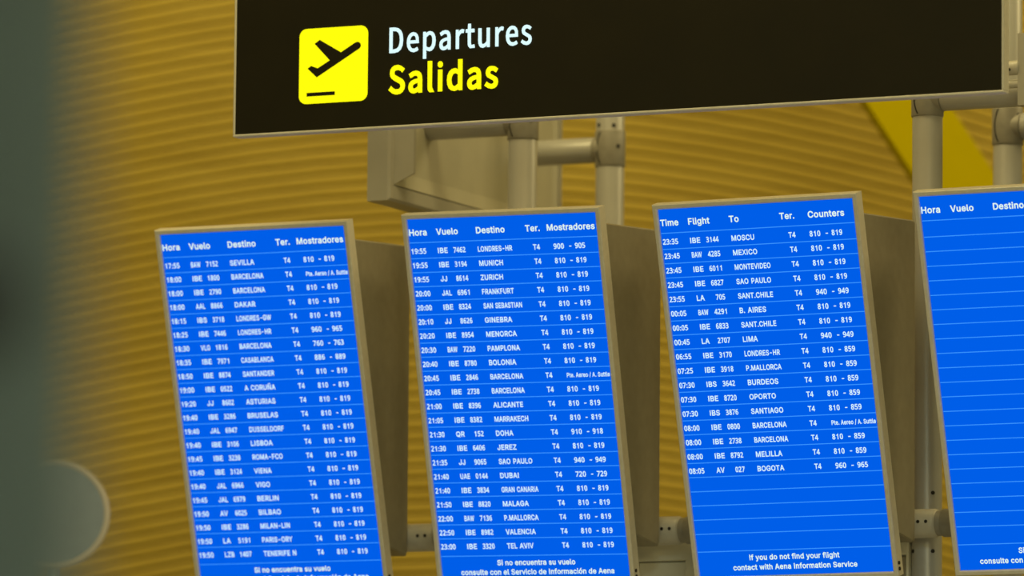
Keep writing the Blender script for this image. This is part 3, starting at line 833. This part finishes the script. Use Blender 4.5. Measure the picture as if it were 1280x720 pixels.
def monitor(X, Z, tilt, roll, yaw, head, rows, foot, label):
    o = thing('flight_monitor', label, 'monitor', (X, 0.0, Z), yaw, 'departure monitors')
    ct, st = math.cos(tilt), math.sin(tilt)
    cr, sr = math.cos(roll), math.sin(roll)
    nrm = Vector((0, -ct, -st))

    def F(a, b, n=0.0):
        """face coordinates: a to the right, b upwards, n towards the viewer"""
        a, b = a * cr - b * sr, a * sr + b * cr
        return Vector((a, -b * st, b * ct)) + nrm * n

    # frame: bevelled aluminium surround
    m, lip = 0.0140, 0.0
    bm = bmesh.new()

    def rect(x0, x1, y0, y1, n):
        return [bm.verts.new(F(a, b, n)) for a, b in ((x0, y0), (x1, y0), (x1, y1), (x0, y1))]
    R = [rect(-m, SW + m, -SH - m, m, -0.032), rect(-m, SW + m, -SH - m, m, 0.004),
         rect(-m + .0022, SW + m - .0022, -SH - m + .0022, m - .0022, 0.0070),
         rect(-.0035, SW + .0035, -SH - .0035, .0035, 0.0070),
         rect(0, SW, -SH, 0, 0.0035), rect(0, SW, -SH, 0, -0.006)]
    for p, q in zip(R, R[1:]):
        for i in range(4):
            bm.faces.new((p[i], p[(i + 1) % 4], q[(i + 1) % 4], q[i]))
    bm.faces.new(list(reversed(R[0])))
    bm.faces.new(R[-1])
    bmesh.ops.recalc_face_normals(bm, faces=bm.faces)
    fr = link('frame', bm, M_ALU, o)
    for b in (-SH + 0.022, -SH + 0.006):
        for a in (-m, SW + m):
            bm = bmesh.new()
            sgn = -1 if a < 0 else 1
            p = F(a, b, -0.006)
            tube(bm, p - Vector((sgn * 0.004, 0, 0)), p + Vector((sgn * 0.003, 0, 0)), 0.005, 10)
            link('side_screw', bm, M_DARK, fr)

    # wedge-shaped housing behind the frame
    zt, zb = -0.030, -0.862
    dfront = 0.031

    def front_y(z):
        # plane n = -dfront: solve b so that height equals z
        b = (z - dfront * st) / ct
        return -b * st + dfront * ct
    prof = [(front_y(zt), zt), (0.423, -0.006), (0.428, -0.012), (0.430, -0.872), (0.424, -0.882), (front_y(zb), zb)]
    bm = bmesh.new()
    loops = []
    for x, ins in ((0.0, 0.004), (0.004, 0.0), (SW - 0.004 + 0.004, 0.0), (SW + 0.004, 0.004)):
        loops.append([bm.verts.new((x, y - (ins if 0 < i < 5 else 0), z + (-ins if z > -0.4 else ins))) for i, (y, z) in enumerate(prof)])
    for p, q in zip(loops, loops[1:]):
        N = len(p)
        for i in range(N):
            bm.faces.new((p[i], p[(i + 1) % N], q[(i + 1) % N], q[i]))
    bm.faces.new(loops[0])
    bm.faces.new(loops[-1])
    bmesh.ops.recalc_face_normals(bm, faces=bm.faces)
    link('housing', bm, M_HOUSING, o)

    # display with everything written on it
    bm = bmesh.new()
    box_pts = [F(a, b, -0.003) for a, b in ((0, -SH), (SW, -SH), (SW, 0), (0, 0))]
    prism(bm, box_pts, nrm * -0.0028)
    disp = link('display', bm, M_BLUE, o)
    disp['label'] = 'bright blue display with ' + ('white flight listings' if rows else 'empty ruled rows')

    def T(n):
        return lambda a, b: F(a, b, n)
    nt = -0.0022
    def write(name, m, *items):
        t = TextMesh()
        for txt, u0, base, cp, w in items:
            t.put(txt, OFF, u0 * SW, base, cp, w, T(nt))
        link(name, t.mesh(name), m, disp)

    for txt, a, b in head:
        write('column_heading', M_HEAD, (txt, a, -.0458 * SH, .0176 * SH, (b - a) * SW))
    # ruled lines
    vr = [.0652] + [.1085 + .03874 * k for k in range(21)] + [.9318]
    t = TextMesh()
    for v in vr:
        n0 = len(t.v)
        hw = 0.0011
        t.v += [F(0.001, -v * SH - hw, -0.0025), F(SW - 0.001, -v * SH - hw, -0.0025), F(SW - 0.001, -v * SH + hw, -0.0025), F(0.001, -v * SH + hw, -0.0025)]
        t.f.append((n0, n0 + 1, n0 + 2, n0 + 3))
    link('row_stripe', t.mesh('row_stripe'), M_RULE, disp)
    cap = .0148 * SH
    for k, (tm, code, num, dest, ca, cb) in enumerate(rows):
        base = -(.0958 + .03889 * k) * SH
        write('departure_time', M_TEXT, (tm, .0062, base, cap, .0790 * SW))
        cw = min(em_width(code) * EM * 0.88, .0520 * SW)
        nw = .0640 * len(num) / 4
        write('airline_code', M_TEXT, (code, .1478, base, cap, cw))
        write('flight_number', M_TEXT, (num, .2948 - nw, base, cap, nw * SW))
        write('destination', M_TEXT, (dest, .3612, base, cap, dest_width(dest)))
        write('terminal', M_TEXT, ('T4', .6540, base, cap, .0360 * SW))
        if ca == PTE:
            write('counter_numbers', M_TEXT, (ca, .7660, base, .0125 * SH, .2250 * SW))
        else:
            write('counter_numbers', M_TEXT, (ca, .7615, base, cap, .0545 * SW), ('-', .8430, base, cap, .0120 * SW),
                  (cb, .8735, base, cap, .0535 * SW))
    write('notice_text', M_HEAD, *[(s, a, -v * SH, .0150 * SH, (b - a) * SW) for s, a, b, v in foot])
    return o


monitor(-0.0022, 3.8457, 0.2865, 0.0016, 0.0167, HES, S1, FES,
        'leftmost flight monitor, blue Spanish listing from Sevilla down to Tenerife')
monitor(0.7658, 3.8532, 0.2733, -0.0122, -0.0065, HES, S2, FES,
        'second flight monitor, blue Spanish listing from Londres down to Tel Aviv')
monitor(1.5188, 3.8450, 0.2788, 0.0051, -0.0140, HEN, S3, FEN,
        'third flight monitor, blue listing headed in English with empty lower rows')
monitor(2.2739, 3.8438, 0.2911, 0.0030, -0.0120, HES, [], FES,
        'rightmost flight monitor, blue and empty of flights, cut by photo edge')


# ---------------------------------------------------------------- blurred foreground
def foreground_column():
    c = Vector((6.3200, -11.1243, 0)) + Vector((0.9049, 0.4257, 0)) * (-0.333 - 0.20)
    o = thing('column', 'blurred blue-grey column close to the camera along the left photo edge', 'column', (c.x, c.y, 0))
    bm = bmesh.new()
    tube(bm, (0, 0, 0), (0, 0, 8.0), 0.20, 64)
    link('shaft', bm, M_COLUMN, o)
    d = Vector((0.880, -0.475, 0)).normalized()
    bm = bmesh.new()
    p = d * 0.198 + Vector((0, 0, 2.156))
    tube(bm, p, p + d * 0.022, 0.041, 32, 0.008)
    link('push_button', bm, M_BLACK, o)['label'] = 'dark round fitting on the column'
    return o


foreground_column()


def round_disc():
    c = Vector((1.0981, -2.5296, 0))
    o = thing('rimmed_disc', 'small round grey disc with a pale rim, blurred beside the left column', 'sign', (c.x, c.y, 0), YAW)  # plain grey disc with pale rim, its slim post added
    zc = 2.8330
    bm = bmesh.new()
    tube(bm, (0, 0.012, zc), (0, 0.0, zc), 0.120, 64, 0.003)
    link('disc', bm, M_DISC, o)
    bm = bmesh.new()
    N, K = 64, 12
    rings = []
    for i in range(N):
        a = 2 * math.pi * i / N
        rings.append([bm.verts.new(((0.121 + 0.0075 * math.cos(2 * math.pi * k / K)) * math.cos(a), 0.004 + 0.0075 * math.sin(2 * math.pi * k / K),
                                    zc + (0.121 + 0.0075 * math.cos(2 * math.pi * k / K)) * math.sin(a))) for k in range(K)])
    for i in range(N):
        for k in range(K):
            f = bm.faces.new((rings[i][k], rings[(i + 1) % N][k], rings[(i + 1) % N][(k + 1) % K], rings[i][(k + 1) % K]))
            f.smooth = True
    bmesh.ops.recalc_face_normals(bm, faces=bm.faces)
    link('rim', bm, M_RIM, o)['label'] = 'pale rim'
    bm = bmesh.new()
    tube(bm, (0, 0.022, 0.01), (0, 0.022, zc + 0.03), 0.014, 24, 0.003)
    tube(bm, (0, 0.022, 0), (0, 0.022, 0.014), 0.12, 40, 0.004)
    link('post', bm, M_POLE, o)
    return o


round_disc()
